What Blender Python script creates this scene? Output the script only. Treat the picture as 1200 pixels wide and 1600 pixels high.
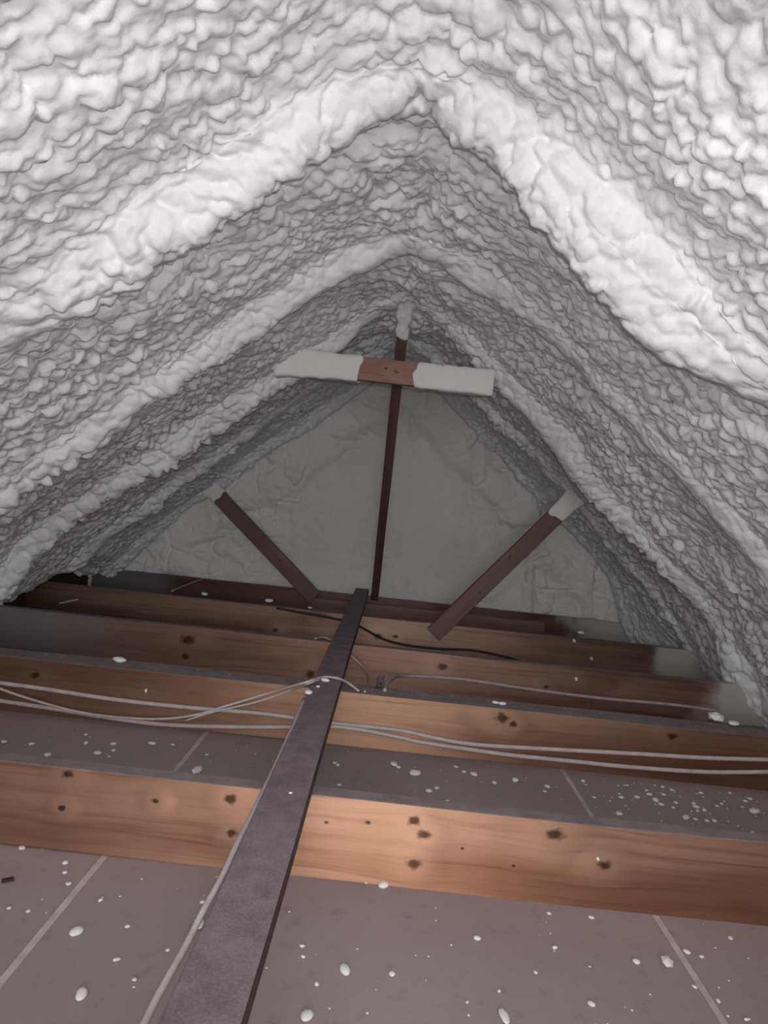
import bpy, bmesh, math, random
import numpy as np
from mathutils import Vector, Matrix

for o in list(bpy.data.objects):
    bpy.data.objects.remove(o, do_unlink=True)
scn = bpy.context.scene
COL = scn.collection

# ------------------------------------------------------------------ camera
F = 1109.0            # focal length in pixels of the 1200x1600 frame
H = 0.70              # camera height above the ceiling drywall it looks across
ROLL = math.radians(6.0)
VPX, VPY = 615.0, 790.0
cam_d = bpy.data.cameras.new('camera')
cam = bpy.data.objects.new('camera', cam_d)
COL.objects.link(cam)
cam_d.sensor_fit = 'VERTICAL'
cam_d.sensor_height = 36.0
cam_d.lens = F * 36.0 / 1600.0
cam_d.shift_x = -(VPX - 600.0) / 1600.0
cam_d.shift_y = -(800.0 - VPY) / 1600.0
cam_d.clip_start = 0.01
cam.matrix_world = (Matrix.Translation((0, 0, H)) @ Matrix.Rotation(math.radians(90), 4, 'X')
                    @ Matrix.Rotation(ROLL, 4, 'Z'))
scn.camera = cam

# ------------------------------------------------------------------ world, lamps, exposure
w = bpy.data.worlds.new('world')
scn.world = w
w.use_nodes = True
w.node_tree.nodes['Background'].inputs[0].default_value = (0.5, 0.5, 0.55, 1)
w.node_tree.nodes['Background'].inputs[1].default_value = 0.02
scn.view_settings.view_transform = 'Standard'
scn.view_settings.look = 'None'
scn.view_settings.exposure = 0.17
scn.view_settings.gamma = 1.0
scn.view_settings.use_curve_mapping = False


def lamp(name, kind, loc, energy, color=(1, 1, 1), **kw):
    d = bpy.data.lights.new(name, kind)
    d.energy = energy
    d.color = color
    for k, v in kw.items():
        setattr(d, k, v)
    o = bpy.data.objects.new(name, d)
    o.location = loc
    COL.objects.link(o)
    return o


# the phone's flash beside its lens
flash = lamp('phone_flash', 'SPOT', (0.012, -0.01, H + 0.035), 33.0, (1.0, 0.985, 0.98), shadow_soft_size=0.012,
             spot_size=math.radians(106), spot_blend=1.0)
flash.rotation_euler = (math.radians(93), 0, 0)
# unseen fill lamp added behind the camera to even out the flash falloff
lamp('fill_lamp', 'POINT', (0.1, -1.7, 0.80), 62.0, (0.98, 0.98, 1.0), shadow_soft_size=0.32)


# ------------------------------------------------------------------ pixel helpers (distances are chosen, sizes follow)
def uv(px, py):
    dx, dy = px - VPX, py - VPY
    c, s = math.cos(ROLL), math.sin(ROLL)
    return dx * c + dy * s, -dx * s + dy * c


def at(px, py, Y):
    u, v = uv(px, py)
    return Vector((u * Y / F, Y, H - v * Y / F))


def on_level(px, py, z):
    u, v = uv(px, py)
    Y = (H - z) * F / v
    return Vector((u * Y / F, Y, z))


# ------------------------------------------------------------------ object helpers
def tag(o, label=None, cat=None, group=None, kind=None):
    if label: o['label'] = label
    if cat: o['category'] = cat
    if group: o['group'] = group
    if kind: o['kind'] = kind
    return o


def link(name, me, parent=None, loc=(0, 0, 0)):
    o = bpy.data.objects.new(name, me)
    o.location = loc
    COL.objects.link(o)
    if parent: o.parent = parent
    return o


def empty(name, loc):
    o = bpy.data.objects.new(name, None)
    o.location = loc
    o.empty_display_size = 0.05
    COL.objects.link(o)
    return o


def smooth(me):
    me.polygons.foreach_set('use_smooth', [True] * len(me.polygons))


def grid_mesh(name, P, mat, flip=False):
    """P: (n, m, 3) array of points -> smooth quad grid."""
    n, m, _ = P.shape
    me = bpy.data.meshes.new(name)
    idx = np.arange(n * m).reshape(n, m)
    a, b, c, d = idx[:-1, :-1], idx[1:, :-1], idx[1:, 1:], idx[:-1, 1:]
    q = np.stack([a, b, c, d] if not flip else [a, d, c, b], -1).reshape(-1, 4)
    me.vertices.add(n * m)
    me.vertices.foreach_set('co', P.reshape(-1).astype(np.float32))
    me.loops.add(q.size)
    me.loops.foreach_set('vertex_index', q.reshape(-1).astype(np.int32))
    me.polygons.add(len(q))
    me.polygons.foreach_set('loop_start', np.arange(0, q.size, 4, dtype=np.int32))
    me.polygons.foreach_set('use_smooth', np.ones(len(q), dtype=bool))
    me.update(calc_edges=True)
    me.materials.append(mat)
    return me


# ------------------------------------------------------------------ numpy noise
def _tab(seed):
    return np.random.RandomState(seed).rand(4, 256, 256)


def vnoise(x, y, seed):
    """value noise 0..1, period one unit"""
    t = _tab(seed)[0]
    ix, iy = np.floor(x).astype(int), np.floor(y).astype(int)
    fx, fy = x - ix, y - iy
    fx = fx * fx * fx * (fx * (fx * 6 - 15) + 10)
    fy = fy * fy * fy * (fy * (fy * 6 - 15) + 10)
    i0, i1, j0, j1 = ix & 255, (ix + 1) & 255, iy & 255, (iy + 1) & 255
    return ((t[i0, j0] * (1 - fx) + t[i1, j0] * fx) * (1 - fy) + (t[i0, j1] * (1 - fx) + t[i1, j1] * fx) * fy)


def domes(x, y, seed, rmin=0.55, rmax=0.95):
    """popcorn: the highest of many overlapping round caps, one per jittered cell"""
    t = _tab(seed)
    ix, iy = np.floor(x).astype(int), np.floor(y).astype(int)
    best = np.zeros_like(x)
    for dx in (-1, 0, 1):
        for dy in (-1, 0, 1):
            cx, cy = ix + dx, iy + dy
            i, j = cx & 255, cy & 255
            ex = x - (cx + t[0][i, j])
            ey = y - (cy + t[1][i, j])
            r = rmin + (rmax - rmin) * t[2][i, j]
            hgt = (0.35 + 0.65 * t[3][i, j])
            c = hgt * np.sqrt(np.maximum(0.0, 1 - (ex * ex + ey * ey) / (r * r)))
            best = np.maximum(best, c)
    return best


def sstep(a, b, x):
    t = np.clip((x - a) / (b - a), 0, 1)
    return t * t * (3 - 2 * t)


# ------------------------------------------------------------------ material helpers
def new_mat(name, rough=0.6, spec=0.4):
    m = bpy.data.materials.new(name)
    m.use_nodes = True
    nt = m.node_tree
    b = nt.nodes['Principled BSDF']
    b.inputs['Roughness'].default_value = rough
    b.inputs['Specular IOR Level'].default_value = spec
    return m, nt, b


class NT:
    def __init__(self, nt): self.nt = nt
    def n(self, typ, **kw):
        nd = self.nt.nodes.new(typ)
        for k, v in kw.items(): setattr(nd, k, v)
        return nd
    def set(self, sock, v):
        if isinstance(v, (int, float, tuple, list)): sock.default_value = v
        else: self.nt.links.new(v, sock)
    def math(self, op, a, b=None, c=None, clamp=False):
        nd = self.n('ShaderNodeMath', operation=op, use_clamp=clamp)
        self.set(nd.inputs[0], a)
        if b is not None: self.set(nd.inputs[1], b)
        if c is not None: self.set(nd.inputs[2], c)
        return nd.outputs[0]
    def mix(self, f, a, b, blend='MIX'):
        nd = self.n('ShaderNodeMix', data_type='RGBA', blend_type=blend)
        self.set(nd.inputs[0], f)
        self.set(nd.inputs[6], a if not isinstance(a, tuple) else (*a, 1)[:4])
        self.set(nd.inputs[7], b if not isinstance(b, tuple) else (*b, 1)[:4])
        return nd.outputs[2]
    def noise(self, vec, scale, detail=3, rough=0.55, dist=0.0):
        nd = self.n('ShaderNodeTexNoise')
        self.set(nd.inputs['Vector'], vec)
        nd.inputs['Scale'].default_value = scale
        nd.inputs['Detail'].default_value = detail
        nd.inputs['Roughness'].default_value = rough
        nd.inputs['Distortion'].default_value = dist
        return nd.outputs['Fac']
    def remap(self, v, a, b, c=0.0, d=1.0):
        nd = self.n('ShaderNodeMapRange', interpolation_type='SMOOTHSTEP')
        self.set(nd.inputs[0], v)
        for i, k in enumerate((a, b, c, d)): nd.inputs[i + 1].default_value = k
        return nd.outputs[0]
    def scale(self, vec, s, off=(0, 0, 0)):
        nd = self.n('ShaderNodeMapping')
        self.set(nd.inputs[0], vec)
        nd.inputs['Location'].default_value = off
        nd.inputs['Scale'].default_value = s
        return nd.outputs[0]
    def obj(self):
        return self.n('ShaderNodeTexCoord').outputs['Object']
    def bump(self, h, strength, dist, bsdf, normal=None):
        nd = self.n('ShaderNodeBump')
        nd.inputs['Strength'].default_value = strength
        nd.inputs['Distance'].default_value = dist
        self.set(nd.inputs['Height'], h)
        self.nt.links.new(nd.outputs[0], bsdf.inputs['Normal'])
        return nd


def foam_material(name, col_a, col_b, rough=0.62, fine=0.14, fine_scale=130):
    m, nt, b = new_mat(name, rough, 0.25)
    g = NT(nt)
    p = g.obj()
    f = g.remap(g.noise(p, 2.2, 4), 0.35, 0.65)
    f2 = g.noise(p, 45, 3)
    c = g.mix(f, col_a, col_b)
    c = g.mix(g.remap(f2, 0.3, 0.75, 0.0, 0.06), c, (0.52, 0.50, 0.47))
    g.set(b.inputs['Base Color'], c)
    hgt = g.math('ADD', g.noise(p, fine_scale, 3), g.math('MULTIPLY', g.noise(p, fine_scale * 0.35, 2), 1.6))
    g.bump(hgt, fine, 0.006, b)
    return m


def wood_material(name, c_mid, c_light, c_dark, knots=(), axis='X', rough=0.42, dust=0.9, dust_col=(0.22, 0.19, 0.20),
                  offset=0.0, overspray=None, speck=0.0, sheen=0.0, blotch=0.5):
    """long-grained softwood; knots = (along, across, radius) in object space (across = z)"""
    m, nt, b = new_mat(name, rough, 0.5)
    g = NT(nt)
    p = g.obj()
    if sheen:              # planed fibres: a coloured highlight, wide across the grain
        tg = g.n('ShaderNodeCombineXYZ'); tg.inputs[2].default_value = 1.0
        g.set(b.inputs['Tangent'], tg.outputs[0])
        b.inputs['Anisotropic'].default_value = 0.86
    sep = g.n('ShaderNodeSeparateXYZ')
    g.set(sep.inputs[0], p)
    al = sep.outputs['X'] if axis == 'X' else sep.outputs['Y']
    ac = sep.outputs['Z'] if axis == 'X' else sep.outputs['X']
    th = sep.outputs['Y'] if axis == 'X' else sep.outputs['Z']
    knz = g.remap(g.noise(p, 60, 2), 0.3, 0.7, 0.75, 1.35)
    core = halo = None
    bend = 0.0
    for (ka, kc, kr) in knots:
        dx = g.math('MULTIPLY', g.math('SUBTRACT', al, ka), 0.72)
        dz = g.math('SUBTRACT', ac, kc)
        d = g.math('SQRT', g.math('ADD', g.math('MULTIPLY', dx, dx), g.math('MULTIPLY', dz, dz)))
        dk = g.math('MULTIPLY', d, knz)
        k = g.remap(dk, kr * 1.1, kr * 0.35)
        hl = g.math('MULTIPLY', g.remap(d, kr * 4.5, kr * 1.1), 1.0 if kr > 0.0065 else 0.0)
        core = k if core is None else g.math('MAXIMUM', core, k)
        halo = hl if halo is None else g.math('MAXIMUM', halo, hl)
        push = g.math('MULTIPLY', dz, g.math('POWER', 2.718, g.math('MULTIPLY', g.math('DIVIDE', d, kr), -0.45)))
        bend = g.math('ADD', bend, g.math('MULTIPLY', push, -0.75))
    ac2 = g.math('ADD', ac, bend)
    cmb = g.n('ShaderNodeCombineXYZ')
    g.set(cmb.inputs[0], g.math('ADD', al, offset * 3.7)); g.set(cmb.inputs[1], ac2); g.set(cmb.inputs[2], th)
    q = cmb.outputs[0]
    broad = g.noise(g.scale(q, (1.1, 9, 5), (offset, offset, 0)), 1.0, 3, 0.5, 0.3)
    fine = g.noise(g.scale(q, (2.5, 90, 60), (offset, 2, offset)), 1.0, 4, 0.6, 0.2)
    patch = g.noise(g.scale(q, (2.2, 5, 4), (7 + offset, 1, 0)), 1.0, 3, 0.6)
    c = g.mix(g.remap(broad, 0.33, 0.68), c_mid, c_light)
    c = g.mix(g.remap(fine, 0.45, 0.75, 0, 0.42), c, c_dark)
    c = g.mix(g.remap(patch, 0.52, 0.78, 0, blotch), c, c_dark)
    if core is not None:
        c = g.mix(g.math('MULTIPLY', halo, g.remap(broad, 0.35, 0.7, 0.3, 0.8)), c, c_light)  # paler figure round the knots, strengthened to paint in their bright highlights
        c = g.mix(g.math('MULTIPLY', core, 0.85), c, (0.05, 0.020, 0.013))
    if speck:
        sp = g.noise(p, 330, 2, 0.6)
        c = g.mix(g.remap(sp, 0.66, 0.74, 0, speck), c, (0.42, 0.36, 0.38))
    # settled dust on upward faces
    nrm = g.n('ShaderNodeNewGeometry')
    sn = g.n('ShaderNodeSeparateXYZ')
    g.set(sn.inputs[0], nrm.outputs['True Normal'])
    up = g.remap(sn.outputs['Z'], 0.5, 0.9)
    up = g.math('MULTIPLY', up, dust)
    dn = g.math('ADD', g.math('MULTIPLY', g.noise(p, 24, 4), 0.5), g.math('MULTIPLY', g.noise(p, 300, 3, 0.7), 0.5))
    dc = g.mix(g.remap(dn, 0.36, 0.64), tuple(x * 0.76 for x in dust_col), tuple(x * 1.25 for x in dust_col))
    dc = g.mix(g.remap(g.noise(p, 500, 2), 0.64, 0.74, 0, 0.5), dc, (0.5, 0.45, 0.45))
    c = g.mix(up, c, dc)
    mist = 0.0
    if overspray:          # grey foam mist blown onto the wood near one end
        for a0, a1, colr in overspray:
            nz = g.noise(p, 6, 3)
            t = g.remap(g.math('ADD', al, g.math('MULTIPLY', g.math('SUBTRACT', nz, 0.5), 0.5)), a0, a1)
            c = g.mix(g.math('MULTIPLY', t, 0.85), c, colr)
            mist = g.math('MAXIMUM', mist, t)
    g.set(b.inputs['Base Color'], c)
    r = g.math('ADD', g.remap(broad, 0.3, 0.7, rough - 0.06, rough + 0.08), g.math('MULTIPLY', up, 0.4), clamp=True)
    g.set(b.inputs['Roughness'], r)
    if sheen:
        g.set(b.inputs['Metallic'], g.math('MULTIPLY', g.math('MULTIPLY', g.math('SUBTRACT', 1.0, up), g.math('SUBTRACT', 1.0, mist)), sheen))
    hgt = g.math('ADD', fine, g.math('MULTIPLY', broad, 2.5))
    if core is not None:
        hgt = g.math('ADD', hgt, g.math('MULTIPLY', halo, 1.3))
    g.bump(hgt, 0.28, 0.004, b)
    return m


def plain(name, col, rough=0.5, spec=0.4, var=0.15, scale=60, metal=0.0):
    m, nt, b = new_mat(name, rough, spec)
    g = NT(nt)
    p = g.obj()
    c = g.mix(g.remap(g.noise(p, scale, 3), 0.3, 0.7), tuple(x * (1 - var) for x in col), tuple(min(1, x * (1 + var)) for x in col))
    g.set(b.inputs['Base Color'], c)
    b.inputs['Metallic'].default_value = metal
    g.bump(g.noise(p, scale * 4, 2), 0.15, 0.002, b)
    return m


# ------------------------------------------------------------------ mesh helpers
def beam_mesh(name, x0, x1, y0, y1, z0, z1, mat, bev=0.003, segs=14, wob=0.0016, seed=0, axis='X'):
    """sawn timber: box with eased edges, cut along its length and very slightly bowed"""
    rnd = random.Random(seed)
    bm = bmesh.new()
    bmesh.ops.create_cube(bm, size=1.0)
    for v in bm.verts:
        v.co = Vector((x0 + (v.co.x + .5) * (x1 - x0), y0 + (v.co.y + .5) * (y1 - y0), z0 + (v.co.z + .5) * (z1 - z0)))
    i = 0 if axis == 'X' else (1 if axis == 'Y' else 2)
    ee = [e for e in bm.edges if abs((e.verts[0].co - e.verts[1].co)[i]) > 1e-6]
    bmesh.ops.subdivide_edges(bm, edges=ee, cuts=segs - 1, use_grid_fill=True)
    bmesh.ops.bevel(bm, geom=[e for e in bm.edges if len(e.link_faces) == 2 and e.calc_face_angle(0) > 0.5],
                    offset=bev, segments=2, affect='EDGES', profile=0.5)
    ph = [rnd.uniform(0, 6.28) for _ in range(4)]
    for v in bm.verts:
        t = v.co[i]
        d = wob * (math.sin(t * 2.1 + ph[0]) + 0.5 * math.sin(t * 7.0 + ph[1]))
        d2 = wob * (math.sin(t * 1.7 + ph[2]) + 0.5 * math.sin(t * 8.3 + ph[3]))
        a, bb = [k for k in range(3) if k != i]
        v.co[a] += d
        v.co[bb] += d2
    bmesh.ops.recalc_face_normals(bm, faces=bm.faces)
    me = bpy.data.meshes.new(name)
    bm.to_mesh(me)
    bm.free()
    me.materials.append(mat)
    return me


def catmull(pts, n=8):
    P = [Vector(p) for p in pts]
    P = [P[0] * 2 - P[1]] + P + [P[-1] * 2 - P[-2]]
    out = []
    for i in range(1, len(P) - 2):
        a, b, c, d = P[i - 1], P[i], P[i + 1], P[i + 2]
        for k in range(n):
            t = k / n
            out.append(0.5 * ((2 * b) + (c - a) * t + (2 * a - 5 * b + 4 * c - d) * t * t + (3 * b - a - 3 * c + d) * t ** 3))
    out.append(P[-2])
    return out


def tube_mesh(name, pts, r, mat, sides=8, n=8, flat=1.0):
    path = catmull(pts, n)
    vs, fs = [], []
    for i, p in enumerate(path):
        t = (path[min(i + 1, len(path) - 1)] - path[max(i - 1, 0)]).normalized()
        up = Vector((0, 0, 1)) if abs(t.z) < 0.9 else Vector((0, 1, 0))
        a = t.cross(up).normalized()
        b = a.cross(t).normalized()
        for k in range(sides):
            an = 2 * math.pi * k / sides
            vs.append(p + a * (r * flat * math.cos(an)) + b * (r * math.sin(an)))
    m = len(path)
    for i in range(m - 1):
        for k in range(sides):
            k2 = (k + 1) % sides
            fs.append((i * sides + k, i * sides + k2, (i + 1) * sides + k2, (i + 1) * sides + k))
    fs.append(tuple(range(sides))[::-1])
    fs.append(tuple(range((m - 1) * sides, m * sides)))
    me = bpy.data.meshes.new(name)
    me.from_pydata([tuple(v) for v in vs], [], fs)
    bm = bmesh.new(); bm.from_mesh(me)
    bmesh.ops.recalc_face_normals(bm, faces=bm.faces)
    bm.to_mesh(me); bm.free()
    smooth(me)
    me.materials.append(mat)
    return me


# ------------------------------------------------------------------ materials
M_FOAM = foam_material('spray_foam', (0.83, 0.835, 0.848), (0.88, 0.885, 0.895))
M_GABLE = foam_material('smooth_wall_foam', (0.77, 0.765, 0.735), (0.82, 0.815, 0.79), rough=0.7, fine=0.25, fine_scale=120)
M_COAT = foam_material('thin_foam_coat', (0.80, 0.79, 0.765), (0.85, 0.84, 0.82), fine=0.12, fine_scale=60)
M_CRUMB = foam_material('foam_crumb', (0.86, 0.87, 0.83), (0.93, 0.93, 0.90), fine=0.2, fine_scale=400)

JT = 0.154            # joist height above the drywall
YJ = [1.31, 2.03, 2.725, 3.43, 4.17]
YG = 4.29             # face of the foamed gable wall
RIBS = [1.33, 2.06, 2.77, 3.46, 4.16]


def kpos(pxs, Y):
    out = []
    for (a, b, r) in pxs:
        q = at(a, b, Y)
        out.append((q.x, q.z, r * Y / F))
    return out


# ------------------------------------------------------------------ roof foam (the attic's sloping ceiling)
def roof():
    SL = 0.90
    RZ = H + 0.80 + 0.115          # sharp apex of the surface between the rafters
    C = 0.15
    ys = []
    y = -3.3
    while y < YG + 0.10:
        ys.append(y)
        if y < 0.75: y += 0.03
        else:
            st = 0.0046 + 0.0011 * max(0.0, y - 1.2)
            if min(abs(y - r) for r in RIBS) < 0.085: st *= 0.62
            y += st
    ys = np.array(ys)
    # profile: left toe, up the slope, over the ridge, down to the right toe
    fine = np.linspace(-1.66, 1.66, 4000)
    z = RZ - SL * np.sqrt((fine + 0.02) ** 2 + C * C) + 0.02
    px, pz = list(fine), list(z)
    arc = np.concatenate([[0], np.cumsum(np.hypot(np.diff(px), np.diff(pz)))])
    L = arc[-1]
    ns = int(L / 0.0052)
    s = np.linspace(0, L, ns)
    X = np.interp(s, arc, px)
    Z = np.interp(s, arc, pz)
    tx, tz = np.gradient(X), np.gradient(Z)
    ln = np.hypot(tx, tz)
    nx, nz = tz / ln, -tx / ln       # points down / inward
    S, Y = np.meshgrid(s - L / 2, ys, indexing='ij')
    Xg = np.repeat(X[:, None], len(ys), 1)
    Zg = np.repeat(Z[:, None], len(ys), 1)
    NX = np.repeat(nx[:, None], len(ys), 1)
    NZ = np.repeat(nz[:, None], len(ys), 1)
    # rafters under the foam
    rib = np.zeros_like(S)
    crest = np.zeros_like(S)
    for k, yk in enumerate(RIBS):
        wob = (vnoise(S * 1.7 + 9 * k, Y * 0 + k, 5) - 0.5) * 0.05 + (vnoise(S * 6 + 5 * k, Y * 0 + k, 6) - 0.5) * 0.022
        hw = 0.038 + 0.028 * vnoise(S * 2.3 + 31 * k, Y * 0 + 2.5 * k, 7) + (0.012 if k == 0 else 0)
        amp = (0.066, 0.060, 0.058, 0.050, 0.04)[k] * (0.45 + 1.1 * vnoise(S * 2.0 + 17 * k, Y * 0 + 1.5 * k, 8))
        if k == 0:
            amp = amp * (1 - 0.65 * sstep(0.60, 0.95, S)) * (1 - 0.4 * sstep(-0.75, -1.1, S))
        d = np.abs(Y - yk - wob) / hw
        e = np.exp(-d ** 2.6)
        rib = np.maximum(rib, amp * e)
        crest = np.maximum(crest, e)
    # a squeezed-out bead along the near edge of the first rafter
    bw = (vnoise(S * 3.1, Y * 0 + 4.4, 9) - 0.5) * 0.05
    rib = rib + 0.014 * np.exp(-((Y - RIBS[0] + 0.062 - bw) / 0.013) ** 2) * sstep(0.28, 0.42, S) * sstep(0.95, 0.75, S)
    rib *= 1 - 0.55 * np.exp(-(S / 0.20) ** 2)
    # broad swells and the thick foot of foam along the right-hand eave
    low = 0.05 * (vnoise(S * 1.9 + 3, Y * 2.2, 38) - 0.5) + 0.03 * (vnoise(S * 5.2, Y * 5.0, 39) - 0.5)
    foot = sstep(0.50, 0.12, Zg) * (Xg > 0)
    fv = np.interp(Y, [-3, 1.2, 2.0, 2.7, 3.05, 3.45, 3.8, 4.2], [0.10, 0.12, 0.20, 0.20, 0.13, 0.08, 0.13, 0.17])
    low = low + foot * fv * (0.85 + 0.3 * vnoise(Y * 6, Zg * 6, 40))
    low = low + sstep(0.42, 0.18, Zg) * (Xg < 0) * (0.05 - 0.13 * np.exp(-((Y - 3.62) / 0.22) ** 2) * sstep(0.30, 0.2, Zg))
    hb = rib + low - 0.02
    B = np.stack([Xg + NX * hb, Y, Zg + NZ * hb], -1)
    # lumps laid out by true length over the swollen surface, pushed out along its normal
    seg = np.linalg.norm(np.diff(B, axis=1), axis=2)
    V = np.concatenate([np.zeros((ns, 1)), np.cumsum(seg, axis=1)], axis=1)
    V = V - V[:, [len(ys) // 3]] + ys[len(ys) // 3]
    du = np.gradient(B, axis=0)
    dv = np.gradient(B, axis=1)
    N = np.cross(du, dv)
    N /= np.maximum(np.linalg.norm(N, axis=2, keepdims=True), 1e-9)
    sgn = np.sign((N[..., 0] * NX + N[..., 2] * NZ).mean())
    N *= sgn
    wx = (vnoise(S * 7, V * 7, 21) - 0.5) * 0.035 + (vnoise(S * 45, V * 45, 22) - 0.5) * 0.012
    wy = (vnoise(S * 7 + 40, V * 7, 23) - 0.5) * 0.035 + (vnoise(S * 45 + 40, V * 45, 24) - 0.5) * 0.012
    a, b = S + wx, V + wy
    ridge = np.exp(-(S / 0.20) ** 2)
    d1 = domes(a / 0.054, b / 0.050, 31, 0.30, 0.68)
    d2 = domes(a / 0.0290, b / 0.0275, 32, 0.42, 0.74)
    d3 = domes(a / 0.0165, b / 0.0155, 33, 0.45, 0.8)
    big = domes(a / 0.15, b / 0.12, 34)
    zone = vnoise(S * 3.1, Y * 3.4, 35)
    zone2 = vnoise(S * 4.3 + 9, Y * 3.9, 36)
    calm = np.clip(crest * sstep(0.40, 0.72, vnoise(S * 2.9, Y * 2.4, 37)), 0, 1)
    amp = (1 - 0.68 * calm) * (1 - 0.45 * sstep(0.4, 0.9, foot))
    l1 = 0.026 * d1 * (0.35 + 0.9 * zone)
    l2 = 0.0155 * d2 * (0.6 + 0.6 * zone2)
    lump = amp * (np.maximum(l1, l2) + 0.4 * np.minimum(l1, l2) + 0.0050 * d3)
    lump = lump + big * (0.010 + 0.035 * ridge)
    P = B + N * lump[..., None]
    me = grid_mesh('ceiling', P, M_FOAM)
    # see that normals face the attic
    o = link('ceiling', me)
    tag(o, 'lumpy white spray foam over the sloping roof and its rafters', kind='structure')
    return o


roof()


# ------------------------------------------------------------------ gable wall, foamed smoother
def gable(name, y, label, flip, amp=1.0, res=0.007):
    xs = np.arange(-1.75, 1.75, res)
    zs = np.arange(-0.02, 1.62, res)
    X, Z = np.meshgrid(xs, zs, indexing='ij')
    wz = (vnoise(X * 5, Z * 5, 51) - 0.5) * 0.05
    h = np.zeros_like(X)
    for cx, hw, am in ((-1.02, 0.03, .015), (-0.57, 0.022, .010), (0.10, 0.045, 0.015), (0.46, 0.05, 0.013), (0.85, 0.03, 0.02), (1.2, 0.03, 0.02)):
        d = np.abs(X - cx - wz * 0.6)                           # studs under the foam
        h += am * np.exp(-(d / hw) ** 4) * (0.3 + 1.2 * vnoise(Z * 5 + cx * 9, X * 0 + 1, 60))
    r = np.abs((H + 0.80 - Z) / 0.90 - np.abs(X + 0.02))        # band that follows the rafters
    inner = (H + 0.80 - Z) / 0.90 - np.abs(X + 0.02)
    h += 0.035 * sstep(0.30, 0.17, inner + wz * 2 + (vnoise(X * 9, Z * 9, 57) - 0.5) * 0.08)
    h += 0.02 * sstep(0.30, 0.18, Z + wz)
    a, b = X + (vnoise(X * 10, Z * 10, 52) - 0.5) * 0.1, Z + (vnoise(X * 10 + 50, Z * 10, 53) - 0.5) * 0.1
    edge = np.clip(sstep(0.5, 0.1, inner) + sstep(0.45, 0.9, np.abs(X)) * 0.8, 0, 1)
    h += domes(a / 0.24, b / 0.14, 54) * 0.040 * edge
    h += domes(a / 0.10, b / 0.065, 55) * 0.020 * (0.12 + 0.88 * edge)
    h += domes(a / 0.045, b / 0.03, 59) * 0.007 * (0.2 + 0.8 * edge)
    h += (vnoise(X * 40, Z * 40, 56) - 0.5) * 0.005 + (vnoise(X * 4, Z * 4, 58) - 0.5) * 0.03
    for sd, sc in ((61, 2.6), (62, 4.2), (63, 6.5)):               # folds where passes of foam met
        n = vnoise(X * sc + sd, Z * sc * 1.3, sd) + 0.12 * (vnoise(X * 17, Z * 17, sd + 5) - 0.5)
        h -= 0.020 * np.exp(-((n - 0.5) / 0.022) ** 2) * np.clip(edge + 0.12, 0, 1) * sstep(0.3, 0.6, vnoise(X * 5 + sd, Z * 5, sd + 9))
    P = np.stack([X, y + (-h if not flip else h), Z], -1)
    o = link(name, grid_mesh(name, P, M_GABLE, flip=flip))
    tag(o, label, kind='structure')


gable('wall_back', YG, 'grey smooth sprayed gable wall at the end of the attic', False)
gable('wall_front', -3.2, 'sprayed gable wall behind the viewpoint', True, res=0.04)

# ------------------------------------------------------------------ floor: the drywall of the rooms below, seen from above
def drywall_material():
    m, nt, b = new_mat('dusty_drywall', 0.85, 0.2)
    g = NT(nt)
    p = g.obj()
    c = g.mix(g.remap(g.noise(p, 1.6, 4), 0.3, 0.7), (0.355, 0.290, 0.294), (0.41, 0.342, 0.340))
    c = g.mix(g.remap(g.noise(p, 420, 2), 0.45, 0.75, 0, 0.35), c, (0.34, 0.30, 0.30))
    c = g.mix(g.remap(g.noise(p, 26, 5), 0.55, 0.8, 0, 0.35), c, (0.11, 0.092, 0.095))
    sp = g.n('ShaderNodeTexVoronoi')
    g.set(sp.inputs['Vector'], p); sp.inputs['Scale'].default_value = 34
    c = g.mix(g.remap(sp.outputs['Distance'], 0.05, 0.02, 0, 0.35), c, (0.55, 0.53, 0.50))
    g.set(b.inputs['Base Color'], c)
    g.bump(g.noise(p, 200, 3), 0.2, 0.002, b)
    return m


M_DRY = drywall_material()
M_SEAM = plain('seam_paper', (0.60, 0.53, 0.51), 0.8, 0.2, 0.12, 30)


def slab(name, x0, x1, y0, y1, z0, z1, mat, parent=None):
    me = beam_mesh(name, x0, x1, y0, y1, z0, z1, mat, bev=0.0012, segs=2, wob=0.0)
    return link(name, me, parent)


floor = slab('floor', -1.9, 1.9, -3.3, YG + 0.1, -0.02, -0.0015, M_SEAM)
tag(floor, 'dusty grey drywall sheets with pale seams below the joists', kind='structure')
SX = [-1.88, -0.464, 0.559, 1.88]
for i in range(3):
    slab('panel', SX[i] + 0.0065, SX[i + 1] - 0.0065, -3.28, YG + 0.08, -0.0014, 0.0, M_DRY, floor)

M_EAVE = plain('eave_board', (0.10, 0.065, 0.055), 0.8, 0.3, 0.2, 12)
for nm, sx in (('wall_left', -1), ('wall_right', 1)):
    a, b = sorted((sx * 1.76, sx * 1.80))
    tag(slab(nm, a, b, -3.25, YG + 0.08, 0.0, 0.42, M_EAVE), 'dark board closing the low eave', kind='structure')

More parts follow.
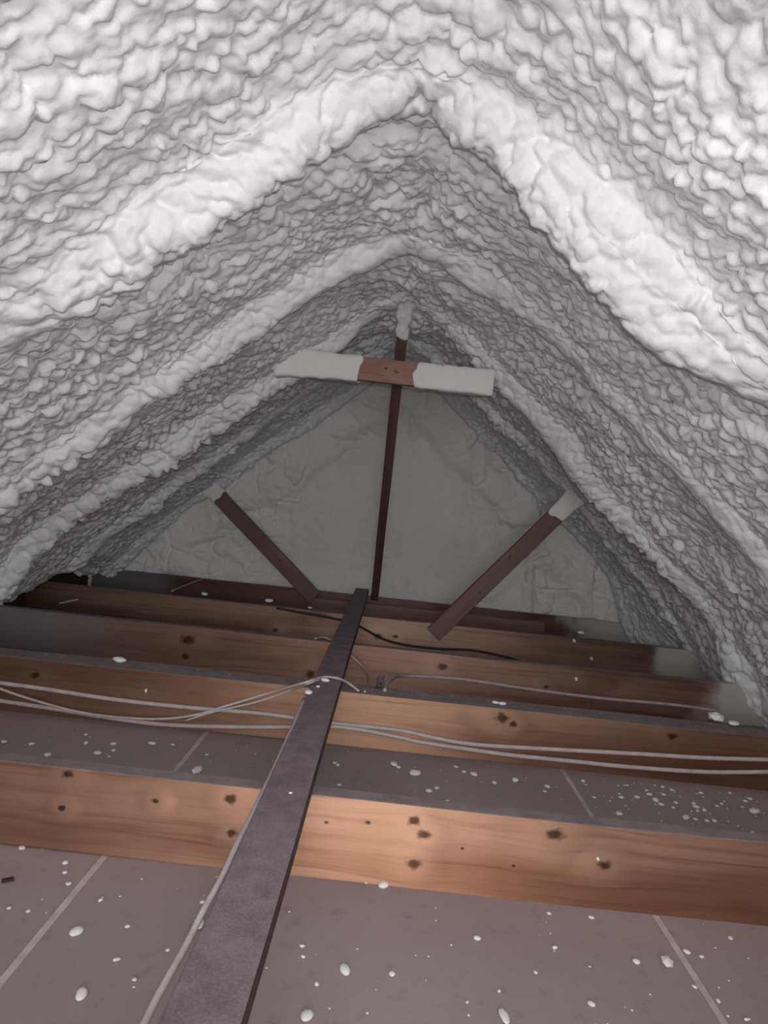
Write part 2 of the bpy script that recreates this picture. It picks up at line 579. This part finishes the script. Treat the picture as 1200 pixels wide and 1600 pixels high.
# ------------------------------------------------------------------ joists
K1 = kpos([(360, 1248, 9), (362, 1302, 8), (243, 1252, 6), (105, 1210, 8), (97, 1262, 6),
           (647, 1281, 9), (664, 1304, 9), (647, 1349, 10), (868, 1303, 12), (945, 1352, 10), (510, 1285, 4), (575, 1285, 4),
           (722, 1325, 3), (802, 1352, 3)], YJ[0])
K2 = kpos([(55, 1055, 7), (785, 1122, 9), (802, 1132, 6), (1050, 1150, 7)], YJ[1])
K3 = kpos([(293, 1000, 10), (290, 1026, 6), (485, 1054, 8), (692, 1042, 7), (853, 1073, 4)], YJ[2])
K4 = kpos([(590, 994, 6), (618, 995, 4), (430, 985, 4)], YJ[3])
MIST = (0.50, 0.51, 0.475)
WOODS = [
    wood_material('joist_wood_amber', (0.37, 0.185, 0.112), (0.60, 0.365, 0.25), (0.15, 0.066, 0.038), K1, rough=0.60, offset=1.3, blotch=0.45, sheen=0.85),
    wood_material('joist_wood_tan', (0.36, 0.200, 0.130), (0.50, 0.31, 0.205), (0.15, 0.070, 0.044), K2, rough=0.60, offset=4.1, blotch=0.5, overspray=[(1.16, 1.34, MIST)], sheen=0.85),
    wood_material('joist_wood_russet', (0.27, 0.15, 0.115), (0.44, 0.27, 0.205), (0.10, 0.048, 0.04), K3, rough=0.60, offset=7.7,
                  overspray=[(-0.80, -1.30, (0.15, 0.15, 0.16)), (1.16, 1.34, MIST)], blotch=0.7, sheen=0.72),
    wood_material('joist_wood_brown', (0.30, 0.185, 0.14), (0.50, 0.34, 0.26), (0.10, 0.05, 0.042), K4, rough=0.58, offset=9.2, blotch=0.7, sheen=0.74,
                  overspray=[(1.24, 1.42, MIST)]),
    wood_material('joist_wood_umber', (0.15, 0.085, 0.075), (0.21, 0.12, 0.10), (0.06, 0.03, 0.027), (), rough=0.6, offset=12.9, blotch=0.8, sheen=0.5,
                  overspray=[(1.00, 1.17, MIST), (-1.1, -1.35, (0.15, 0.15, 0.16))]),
]
JL = ['nearest knotty amber joist crossing the bare foreground drywall',
      'second joist from the front, doubled, with pale cables along its face',
      'third joist from the front, russet, greyed with foam mist at one end',
      'fourth joist from the front, brown, where the slanting prop is nailed',
      'farthest dark joist, against the foot of the gable wall']
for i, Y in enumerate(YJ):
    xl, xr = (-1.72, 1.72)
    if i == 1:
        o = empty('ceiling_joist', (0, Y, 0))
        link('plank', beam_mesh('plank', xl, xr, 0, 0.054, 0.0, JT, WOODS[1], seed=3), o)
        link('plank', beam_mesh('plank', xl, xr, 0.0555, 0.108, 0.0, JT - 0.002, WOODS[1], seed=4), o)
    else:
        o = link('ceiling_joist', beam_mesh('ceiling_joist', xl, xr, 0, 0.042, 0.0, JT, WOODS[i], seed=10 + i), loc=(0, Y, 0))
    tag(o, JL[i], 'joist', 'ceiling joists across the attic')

# ledger nailed along the last joist
M_UMB2 = wood_material('ledger_wood', (0.15, 0.08, 0.062), (0.24, 0.13, 0.10), (0.06, 0.03, 0.024), (), rough=0.45, offset=15.0)
o = link('ledger_strip', beam_mesh('ledger_strip', -0.42, 0.95, -0.030, 0.0, 0.03, 0.118, M_UMB2, seed=21), loc=(0, YJ[4] - 0.003, 0))
tag(o, 'short reddish ledger strip nailed along the farthest joist', 'ledger')

# ------------------------------------------------------------------ the long flat board over the joists
M_BOARD = wood_material('dusty_board', (0.06, 0.035, 0.032), (0.085, 0.05, 0.045), (0.03, 0.017, 0.016), (), axis='Y', rough=0.7,
                        dust=0.93, dust_col=(0.215, 0.170, 0.186), speck=0.4, offset=2.0)
BW = [(-0.55, -0.175, -0.095), (1.2, -0.176, -0.096), (2.6, -0.170, -0.094), (4.2, -0.163, -0.090)]
bme = beam_mesh('runner_board', -0.172, -0.094, -0.55, 4.225, JT + 0.002, JT + 0.036, M_BOARD, bev=0.003, segs=24, wob=0.0012, seed=31, axis='Y')
board = link('runner_board', bme)
tag(board, 'long grey dusty board laid flat across all the joists', 'board')


# ------------------------------------------------------------------ diagonal timbers
def stick(name, p0, p1, wid, thick, face, mat, seed=0, segs=10):
    """timber from p0 to p1; its wide side is turned towards `face`"""
    p0, p1 = Vector(p0), Vector(p1)
    L = (p1 - p0).length
    ax = (p1 - p0).normalized()
    n = Vector(face)
    n = (n - ax * n.dot(ax)).normalized()
    sd = n.cross(ax).normalized()
    me = beam_mesh(name, 0, L, -thick / 2, thick / 2, -wid / 2, wid / 2, mat, bev=0.0025, segs=segs, wob=0.0012, seed=seed)
    M = Matrix((ax, -n, sd)).transposed().to_4x4()
    if M.to_3x3().determinant() < 0:
        M = Matrix((ax, n, sd)).transposed().to_4x4()
    M.translation = p0
    return me, M


def coat_shell(name, L0, L1, wid, thick, mat, seed, amp=0.006, res=0.006, sides=(1, 1, 1, 1), ends=True, flare=0.0):
    """sleeve of foam around the timber between L0 and L1 in the timber's own axes"""
    rnd = np.random.RandomState(seed)
    n = max(6, int((L1 - L0) / res))
    m = 40
    t = np.linspace(0, 1, n)
    th = np.linspace(0, 2 * math.pi, m + 1)
    T, A = np.meshgrid(t, th, indexing='ij')
    hw, ht = wid / 2 + amp, thick / 2 + amp
    ca, sa = np.cos(A), np.sin(A)
    k = (np.abs(ca) ** 6 + np.abs(sa) ** 6) ** (-1 / 6)
    y, z = ht * ca * k, hw * sa * k
    base = seed * 7.3
    lump = (vnoise(T * (L1 - L0) * 26 + base, ca * 1.5 + 4, seed) - 0.5) * amp * 0.9 + \
           (vnoise(T * (L1 - L0) * 60 + base, sa * 2.5 + 9, seed + 1) - 0.5) * amp * 0.5
    endf = np.sqrt(np.clip(np.minimum(T, 1 - T) * (L1 - L0) / 0.006, 0, 1)) if ends else 1.0
    g = 1 + lump / hw
    fl = 1 + flare * T ** 3
    x = L0 + T * (L1 - L0) + (vnoise(A * 1.5 + base, T * 0 + 3, seed + 2) - 0.5) * 0.03 * (1 - T)
    y = y * g * fl
    z = z * g * fl
    sc = 0.90 + 0.10 * endf
    P = np.stack([x, y * sc, z * sc], -1)
    me = grid_mesh(name, P, mat)
    return me


M_TIE = wood_material('tie_wood', (0.27, 0.115, 0.085), (0.36, 0.17, 0.13), (0.11, 0.04, 0.03), [(0.44, 0.0, 0.010), (0.40, 0.01, 0.006)], rough=0.5, offset=5.0, speck=0.5)
M_BRACE = wood_material('brace_wood', (0.115, 0.062, 0.054), (0.16, 0.088, 0.075), (0.06, 0.03, 0.027), (), rough=0.5, offset=6.0, dust=0.3)
M_PROP_A = wood_material('prop_wood_dark', (0.115, 0.055, 0.048), (0.17, 0.085, 0.07), (0.05, 0.022, 0.02), [(0.3, 0.0, 0.012)], rough=0.5, offset=3.0, dust=0.4)
M_PROP_B = wood_material('prop_wood_red', (0.125, 0.062, 0.050), (0.20, 0.105, 0.085), (0.055, 0.025, 0.02), [(0.30, -0.01, 0.010), (0.52, 0.012, 0.012)], rough=0.5, offset=8.0, dust=0.2)

# collar tie, sprayed white at both ends, bare in the middle
YT = YJ[2] - 0.03
tl, tr = at(438, 574, YT), at(762, 598, YT)
zc = (at(600, 581, YT).z)
p0, p1 = Vector((tl.x, YT, zc)), Vector((tr.x, YT, zc))
me, M = stick('tie_board', p0, p1, 0.089, 0.036, (0, -1, 0), M_TIE, 41)
tie = empty('collar_tie', p0)
bpy.context.view_layer.update()


def child(name, me, M, parent):
    o = link(name, me, parent)
    o.matrix_parent_inverse = Matrix.Identity(4)
    o.matrix_local = Matrix.Translation(-Vector(parent.location)) @ M
    return o


child('tie_board', me, M, tie)
Lt = (p1 - p0).length
# sleeves run outward from the bare middle
e0 = at(563, 580, YT).x - p0.x
e1 = at(648, 589, YT).x - p0.x
def mirror_x(me, L):
    for v in me.vertices: v.co.x = L - v.co.x
    me.flip_normals()
    return me
c1 = mirror_x(coat_shell('foam_coating', Lt - e0, Lt + 0.02, 0.089, 0.036, M_COAT, 61, amp=0.006, flare=0.25), Lt)
c2 = coat_shell('foam_coating', e1, Lt + 0.02, 0.089, 0.036, M_COAT, 64, amp=0.005, flare=0.03)
for c in (c1, c2):
    tag(child('foam_coating', c, M, tie), 'smooth white foam coating on the tie end')
tag(tie, 'white-coated collar tie with a bare reddish middle below the ridge', 'collar tie')

# long brace from the ridge back to the foot of the gable
b0 = Vector((at(586, 931, 4.20).x, 4.195, JT + 0.002))
b1 = Vector((at(634, 470, 2.74).x, 2.74, at(634, 470, 2.74).z + 0.03))
me, M = stick('brace_board', b0, b1, 0.043, 0.07, (0, -1, 0.0), M_BRACE, 43, 14)
brace = empty('ridge_brace', b0)
child('brace_board', me, M, brace)
Lb = (b1 - b0).length
tb = (at(631, 546, 2.9) - at(586, 931, 2.9)).length / (at(634, 470, 2.9) - at(586, 931, 2.9)).length
tag(child('foam_coating', coat_shell('foam_coating', Lb * 0.905, Lb + 0.03, 0.043, 0.07, M_FOAM, 71, amp=0.007, flare=0.5), M, brace),
    'rough white foam coating on the brace top')
tag(brace, 'thin dark upright brace rising behind the collar tie to the ridge', 'brace')

# slanting prop on the left, against the farthest joist
Yl = YJ[4] - 0.058
l0, l1 = at(492, 934, Yl), at(343, 776, Yl)
me, M = stick('prop_board', l0, l1, 0.086, 0.038, (0, -1, 0), M_PROP_A, 45)
propl = empty('slanting_prop', l0)
child('prop_board', me, M, propl)
LL = (l1 - l0).length
tag(child('foam_coating', coat_shell('foam_coating', LL - 0.012, LL + 0.08, 0.086, 0.038, M_GABLE, 74, amp=0.006, flare=0.5), M, propl),
    'white foam coating where the prop meets the roof')
tag(propl, 'dark slanting prop leaning left, its foot on the farthest joist', 'prop', 'slanting props under the rafters')
# slanting prop on the right, nailed to the face of the fourth joist
Yr = YJ[3] - 0.021
r0, r1 = at(677, 991, Yr), at(886, 788, Yr)
me, M = stick('prop_board', r0, r1, 0.080, 0.038, (0, -1, 0), M_PROP_B, 46)
propr = empty('slanting_prop', r0)
child('prop_board', me, M, propr)
LR = (r1 - r0).length
tag(child('foam_coating', coat_shell('foam_coating', LR - 0.085, LR + 0.06, 0.080, 0.038, M_GABLE, 77, amp=0.004, flare=0.3), M, propr),
    'grey foam coating on the upper end of the prop')
tag(propr, 'reddish slanting prop leaning right, nailed to the fourth joist', 'prop', 'slanting props under the rafters')

# ------------------------------------------------------------------ cables
M_CAB = plain('white_cable', (0.50, 0.44, 0.43), 0.5, 0.4, 0.1, 40)
M_THIN = plain('thin_white_wire', (0.52, 0.47, 0.45), 0.5, 0.4, 0.1, 60)
M_BLK = plain('black_cable', (0.03, 0.025, 0.027), 0.55, 0.4, 0.2, 40)


def cable(name, pts, r, mat, label, cat='cable', n=8, group=None):
    o = link(name, tube_mesh(name, pts, r, mat, n=n))
    tag(o, label, cat, group)
    return o


def P(lst, Y):
    return [at(a, b, (Y if len(r) == 0 else r[0])) for (a, b, *r) in lst]


YC = YJ[1] - 0.012
cable('electric_cable', P([(-60, 1058), (0, 1067), (60, 1075), (180, 1093), (300, 1106), (400, 1114), (455, 1121), (530, 1131), (600, 1138), (640, 1144),
                           (680, 1153), (740, 1163), (850, 1170), (1000, 1178), (1100, 1184), (1200, 1187), (1270, 1190)], YC), 0.0062, M_CAB,
      'upper white cable strung along the face of the second joist')
cable('electric_cable', P([(-60, 1087), (0, 1095), (100, 1110), (200, 1126), (270, 1133), (380, 1136), (460, 1136), (530, 1136), (600, 1147), (660, 1160), (740, 1172),
                           (800, 1180), (900, 1190), (980, 1198), (1100, 1206), (1200, 1206), (1270, 1205)], YC - 0.014), 0.0062, M_CAB,
      'lower white cable strung along the face of the second joist')
zb = JT + 0.036
yb = on_level(500, 1062, zb + 0.004).y
cable('thin_wire', P([(-60, 1050, 1.98), (0, 1076, 1.98), (60, 1096, 1.98), (130, 1114, 1.98), (200, 1122, 1.98), (260, 1123, 1.985), (310, 1116, 1.99),
                      (350, 1104, 2.0), (420, 1083, 2.02)], 0) +
      [on_level(478, 1066, zb + 0.005), on_level(505, 1058, zb + 0.005), on_level(528, 1060, zb + 0.005), at(545, 1068, 2.06), on_level(561, 1080, JT + 0.004)],
      0.0036, M_THIN, 'thin white wire looping up over the long dusty board', 'wire')
cable('thin_wire', P([(290, 1126, 1.985), (335, 1112, 1.99), (400, 1097, 2.0), (450, 1080, 2.03)], 0) +
      [on_level(482, 1068, zb + 0.003), on_level(500, 1062, zb + 0.003)], 0.0028, M_THIN,
      'short second wire strand ending on top of the dusty board', 'wire')
cable('electric_cable', [on_level(601, 1079, JT + 0.004), at(604, 1068, 2.22), at(613, 1060, 2.4), at(628, 1056, 2.64), at(680, 1058, 2.69),
                         at(720, 1061, 2.705), at(750, 1065, 2.71), at(850, 1080, 2.71), at(950, 1092, 2.71), at(1050, 1101, 2.70), at(1122, 1111, 2.69)],
      0.0058, M_CAB, 'white cable running right along the face of the third joist')
cable('thin_wire', [at(548, 1024, 2.62), at(561, 1036, 2.6), at(571, 1048, 2.55), at(577, 1062, 2.4), at(573, 1074, 2.2), on_level(570, 1081, JT + 0.003)],
      0.0036, M_THIN, 'thin wire curving down just right of the dusty board', 'wire')
cable('thin_wire', [on_level(492, 998, JT + 0.004), at(505, 996, 2.80), at(516, 1000, 2.80), at(526, 1008, 2.72), at(535, 1016, 2.65)], 0.0036, M_THIN,
      'short thin wire slipping under the left edge of the board', 'wire')
cable('black_cable', P([(432, 950), (470, 957), (505, 963), (545, 972), (566, 981), (600, 999), (640, 1009), (690, 1014), (735, 1016), (775, 1023), (812, 1033)], YJ[3] - 0.009),
      0.0060, M_BLK, 'black cable sagging across the face of the fourth joist')
cable('thin_wire', P([(815, 1034, 3.40), (860, 1041, 3.38), (950, 1056, 3.2), (1050, 1072, 3.0), (1110, 1080, 2.9)], 0), 0.0016, M_THIN,
      'hair-thin pale wire drooping across the right-hand joists', 'wire')
# cable tucked along the left side of the board
xs = -0.172
pts = [Vector((-0.190, 0.45, 0.150)), on_level(232, 1600, 0.165), on_level(262, 1540, 0.168), on_level(296, 1478, 0.172), on_level(322, 1425, 0.180),
       on_level(350, 1373, 0.184), on_level(376, 1316, 0.186), on_level(400, 1268, 0.182), on_level(428, 1208, 0.182), on_level(453, 1152, 0.184), on_level(478, 1092, 0.190)]
cable('electric_cable', [p + Vector((-0.004, 0, 0)) for p in pts], 0.0044, M_CAB, 'white cable hugging the left edge of the long board')
# pale strings in the left eave
cable('thin_wire', P([(92, 943, 3.40), (130, 935, 3.44), (165, 930, 3.47), (193, 924, 3.48)], 0), 0.0045, M_THIN, 'pale straight wire end poking out at the left eave', 'wire')
cable('thin_wire', P([(268, 924, 3.44), (288, 915, 3.7), (318, 904, 4.15)], 0), 0.0035, M_THIN, 'pale wire spanning between the two farthest joists', 'wire')


# small metal cable bracket standing on the doubled joist
def bracket():
    M_MET = plain('dark_metal', (0.07, 0.068, 0.075), 0.45, 0.5, 0.2, 80, 0.6)
    base = on_level(594, 1076, JT)
    o = empty('cable_bracket', base)
    link('base_plate', beam_mesh('base_plate', -0.013, 0.013, -0.012, 0.012, 0.0, 0.003, M_MET, 0.0006, 2, 0), o)
    for sx in (-1, 1):
        link('upright', beam_mesh('upright', sx * 0.007 - 0.0035, sx * 0.007 + 0.0035, 0.0, 0.006, 0.003, 0.040, M_MET, 0.0008, 3, 0), o)
    link('crossbar', beam_mesh('crossbar', -0.0105, 0.0105, -0.0015, 0.0005, 0.018, 0.024, M_MET, 0.0006, 2, 0), o)
    tag(o, 'small dark metal cable bracket standing on the doubled joist', 'bracket')


bracket()


# ------------------------------------------------------------------ foam crumbs
def crumb_mesh(seed, ang=False):
    rnd = random.Random(seed)
    bm = bmesh.new()
    bmesh.ops.create_icosphere(bm, subdivisions=1 if ang else 2, radius=1.0)
    ph = [Vector((rnd.uniform(-1, 1), rnd.uniform(-1, 1), rnd.uniform(-1, 1))).normalized() for _ in range(6)]
    am = [rnd.uniform(-0.3, 0.35) for _ in range(6)]
    for v in bm.verts:
        d = v.co.normalized()
        k = 1 + sum(a * max(0, d.dot(p)) ** 3 for a, p in zip(am, ph)) + rnd.uniform(-0.05, 0.05)
        v.co = d * k
        v.co.z *= 0.6
    mz = min(v.co.z for v in bm.verts)
    for v in bm.verts: v.co.z -= mz * 0.85
    me = bpy.data.meshes.new('foam_crumb')
    bm.to_mesh(me); bm.free()
    if not ang: smooth(me)
    me.materials.append(M_CRUMB)
    return me


CR = [crumb_mesh(s) for s in range(6)] + [crumb_mesh(90, True), crumb_mesh(91, True)]
rc = random.Random(7)


def bay(x, y):
    if x < -0.464: return 'left of the left drywall seam'
    if x < -0.13: return 'between the left drywall seam and the board'
    if x < 0.559: return 'between the board and the right drywall seam'
    return 'right of the right drywall seam'


def crumb(pos, r_px, label, group=None, k=None, stretch=None):
    o = link('foam_crumb', CR[rc.randrange(6) if k is None else k], loc=pos)
    r = r_px * pos.y / F
    s = stretch or (rc.uniform(0.8, 1.25), rc.uniform(1.0, 1.5))
    o.scale = (r * s[0], r * s[1], r * rc.uniform(0.75, 1.0))
    o.rotation_euler = (0, 0, rc.uniform(-0.5, 0.5) if stretch else rc.uniform(0, 6.28))
    tag(o, label, 'foam crumb', group)
    return o


LF = 'small foreground foam crumb'
GF = 'foam crumbs on the foreground drywall'
for a, b, r in [(107, 1382, 4), (102, 1350, 4), (101, 1365, 3.5), (157, 1408, 3.5), (199, 1449, 4), (182, 1501, 5), (316, 1411, 3.5), (44, 1425, 3), (14, 1420, 3),
                (495, 1539, 4.5), (472, 1479, 3.5), (474, 1496, 3), (572, 1379, 4), (559, 1377, 3), (33, 1326, 3.5), (67, 1325, 3.5),
                (612, 1524, 5), (745, 1468, 5), (867, 1482, 4.5), (1074, 1489, 4.5), (924, 1571, 5), (1141, 1467, 3.5), (1167, 1594, 4), (1122, 1565, 3.5), (924, 1435, 3.5),
                (210, 1532, 3), (262, 1486, 3), (730, 1567, 3), (780, 1550, 2.5), (1085, 1543, 3), (837, 1520, 3), (1096, 1496, 3), (857, 1428, 2.5)]:
    p = on_level(a, b, 0.0)
    crumb(p, r, LF + ', ' + bay(p.x, p.y), GF)
for a, b, r, lab, k, st in [
        (118, 1460, 8, 'round white foam crumb just right of the left foreground seam', 0, (1.0, 1.3)),
        (127, 1557, 9, 'large smooth foam crumb near the bottom left corner', 1, (1.0, 1.3)),
        (539, 1518, 9, 'large foam crumb on the drywall right of the dusty board', 2, (1.0, 1.6)),
        (479, 1591, 9, 'foam crumb at the bottom edge beside the dusty board', 3, (1.0, 1.5)),
        (599, 1386, 8, 'bright foam crumb against the foot of the nearest joist', 4, (1.0, 1.0)),
        (994, 1505, 5.5, 'oval foam crumb just left of the angular crumb', 5, (1.0, 1.2)),
        (1042, 1507, 10, 'angular pale green foam crumb left of the right foreground seam', 6, (1.0, 1.3)),
        (787, 1590, 8, 'tall foam crumb at the bottom edge, right of centre', 1, (1.0, 1.8)),
        (1052, 1424, 4, 'slender foam crumb at the top of the right foreground seam', 2, (0.9, 2.2)),
        (310, 1446, 8, 'white foam blob stuck beside the cable left of the board', 3, (0.9, 2.0))]:
    o = crumb(on_level(a, b, 0.0), r, lab, None, k, st)
LM = 'small foam crumb behind the nearest joist'
GM = 'foam crumbs between the two nearest joists'
for a, b, r in [(237, 1163, 4), (177, 1164, 3.5), (177, 1174, 3), (152, 1178, 4.5), (134, 1162, 3.5), (134, 1149, 2.5), (73, 1181, 4.5), (49, 1164, 4), (6, 1161, 4),
                (170, 1183, 2.5), (270, 1165, 2.5), (323, 1180, 2.5), (36, 1192, 2.5), (523, 1193, 3), (528, 1196, 2.5), (530, 1227, 2.5),
                (615, 1196, 5.5), (622, 1200, 3.5), (740, 1212, 5.5), (725, 1207, 3), (772, 1224, 4), (805, 1221, 4.5), (855, 1230, 3.5), (670, 1238, 4.5), (682, 1232, 3.5),
                (995, 1247, 4), (970, 1247, 3.5), (967, 1273, 5), (1024, 1252, 5), (1037, 1243, 3), (1049, 1235, 3.5), (1035, 1230, 3), (1072, 1279, 5.5), (1087, 1262, 4.5),
                (1100, 1267, 4), (1116, 1284, 4.5), (1127, 1257, 3.5), (1172, 1249, 3.5), (1164, 1253, 3), (1185, 1308, 4), (1087, 1281, 3), (1055, 1255, 3), (1010, 1236, 3),
                (1014, 1242, 3.5), (1095, 1240, 3), (911, 1222, 3), (1120, 1260, 2.5), (1084, 1257, 3), (1176, 1302, 3), (1032, 1258, 3), (851, 1237, 2.5), (1090, 1268, 3),
                (1052, 1263, 2.5), (1160, 1262, 2.5), (699, 1252, 2.5), (980, 1228, 2.5), (712, 1199, 2.5), (1105, 1284, 3), (1140, 1240, 2.5), (928, 1247, 2.5)]:
    p = on_level(a, b, 0.0)
    if 1.37 < p.y < 2.0: crumb(p, r, LM + ', ' + bay(p.x, p.y), GM)
crumb(on_level(308, 1206, 0.0), 8, 'pointed foam crumb below the end of the left middle seam', None, 7, (0.9, 1.8))
crumb(on_level(650, 1211, 0.0), 7, 'largest foam crumb between the two nearest joists, right of the board', None, 0, (1.2, 1.0))
crumb(on_level(1178, 1271, 0.0), 7, 'large foam crumb among the dense spatter at the right edge', None, 3, (1.2, 1.0))
# on the timbers
crumb(on_level(186, 1034, JT), 8, 'white foam crumb on top of the second joist, far left', None, 1, (1.3, 0.9))
crumb(on_level(785, 1101, JT), 5, 'foam crumb on top of the second joist, right of the board', None, 2, (1.4, 0.8))
crumb(on_level(774, 1099, JT), 4, 'smaller foam crumb beside another on the second joist', None, 4, (1.4, 0.8))
crumb(on_level(1118, 1126, JT), 11, 'big foam lump on the second joist near the right eave', None, 6, (1.2, 1.0)).scale.z *= 1.5
crumb(on_level(1148, 1133, JT), 7, 'lesser foam lump beside the big one near the right eave', None, 0, (1.2, 0.8))
crumb(on_level(319, 930, JT), 5, 'foam crumb on the fourth joist, left of the others', None, 1, (1.1, 0.7))
crumb(on_level(420, 941, JT), 5, 'pale foam crumb on the fourth joist left of the slanting prop', None, 3, (1.2, 0.6))
crumb(on_level(484, 951, JT), 3, 'tiny foam crumb on the fourth joist below the prop foot', None, 3, (1.2, 0.7))
crumb(on_level(908, 991, JT), 5, 'foam crumb on the fourth joist near its right end', None, 5, (1.2, 0.7))
crumb(on_level(482, 1084, zb), 7, 'foam splat on the left edge of the dusty board', None, 2, (1.0, 1.0))
crumb(on_level(508, 1065, zb), 5, 'foam splat on the dusty board under the looping wire', None, 0, (1.3, 0.7))
crumb(on_level(497, 1074, zb), 3, 'tiny foam splat on the dusty board near the wire', None, 4, (1.0, 0.8))
crumb(on_level(454, 1240, zb), 3, 'small white fleck on the dusty board above the nearest joist', None, 4, (1.0, 0.8))
for a, b, Y, lab in [(228, 1080, YJ[1], 'white foam crumb stuck on the face of the second joist, left'),
                     (897, 1002, YJ[3], 'white fleck on the fourth joist near the right eave'),
                     (924, 1030, YJ[3], 'lower white fleck on the fourth joist near the right eave'),
                     (900, 1062, YJ[2], 'white fleck on the third joist above its cable'),
                     (934, 1343, YJ[0], 'white fleck beside the rightmost knot of the nearest joist')]:
    o = crumb(at(a, b, Y - 0.002), 3.5, lab, None, 1, (0.7, 0.6))
    o.scale.z = o.scale.x * 2.0
    o.location.z -= o.scale.z * 0.3

# dust-fine spatter nobody could count
def spatter():
    rnd = random.Random(99)
    vs, fs = [], []
    def add(p, r):
        k = len(vs)
        for i in range(6):
            an = i * math.pi / 3 + rnd.random() * 0.5
            vs.append((p.x + r * math.cos(an), p.y + r * math.sin(an), p.z))
        vs.append((p.x, p.y, p.z + r * 0.6))
        for i in range(6): fs.append((k + i, k + (i + 1) % 6, k + 6))
    for i in range(300):
        x = rnd.uniform(-0.9, 1.15); y = rnd.uniform(0.85, 2.0)
        if YJ[0] - 0.01 < y < YJ[0] + 0.055: continue
        add(Vector((x, y, 0.0)), rnd.uniform(0.0010, 0.0024))
    for i in range(130):
        add(Vector((rnd.gauss(0.83, 0.16), rnd.uniform(1.38, 1.98), 0.0)), rnd.uniform(0.0014, 0.0036))
    for i in range(60):
        add(Vector((rnd.uniform(-1.2, 1.3), rnd.uniform(YJ[1] + .006, YJ[1] + .1), JT)), rnd.uniform(0.001, 0.0024))
    me = bpy.data.meshes.new('foam_spatter')
    me.from_pydata(vs, [], fs)
    me.materials.append(M_CRUMB)
    tag(link('foam_spatter', me), 'fine white foam spatter over the drywall and joist tops', 'foam spatter', kind='stuff')


spatter()
# dark wood chip on the left foreground drywall, and a splinter at the bottom right
cp = on_level(12, 1376, 0.0)
chip = link('wood_chip', beam_mesh('wood_chip', -0.009, 0.009, -0.005, 0.005, 0.0, 0.005, plain('chip_bark', (0.04, 0.028, 0.025), 0.8), 0.001, 4, 0.001, 5), loc=cp)
chip.rotation_euler.z = 0.6
tag(chip, 'dark wood chip on the drywall at the left edge', 'wood chip')
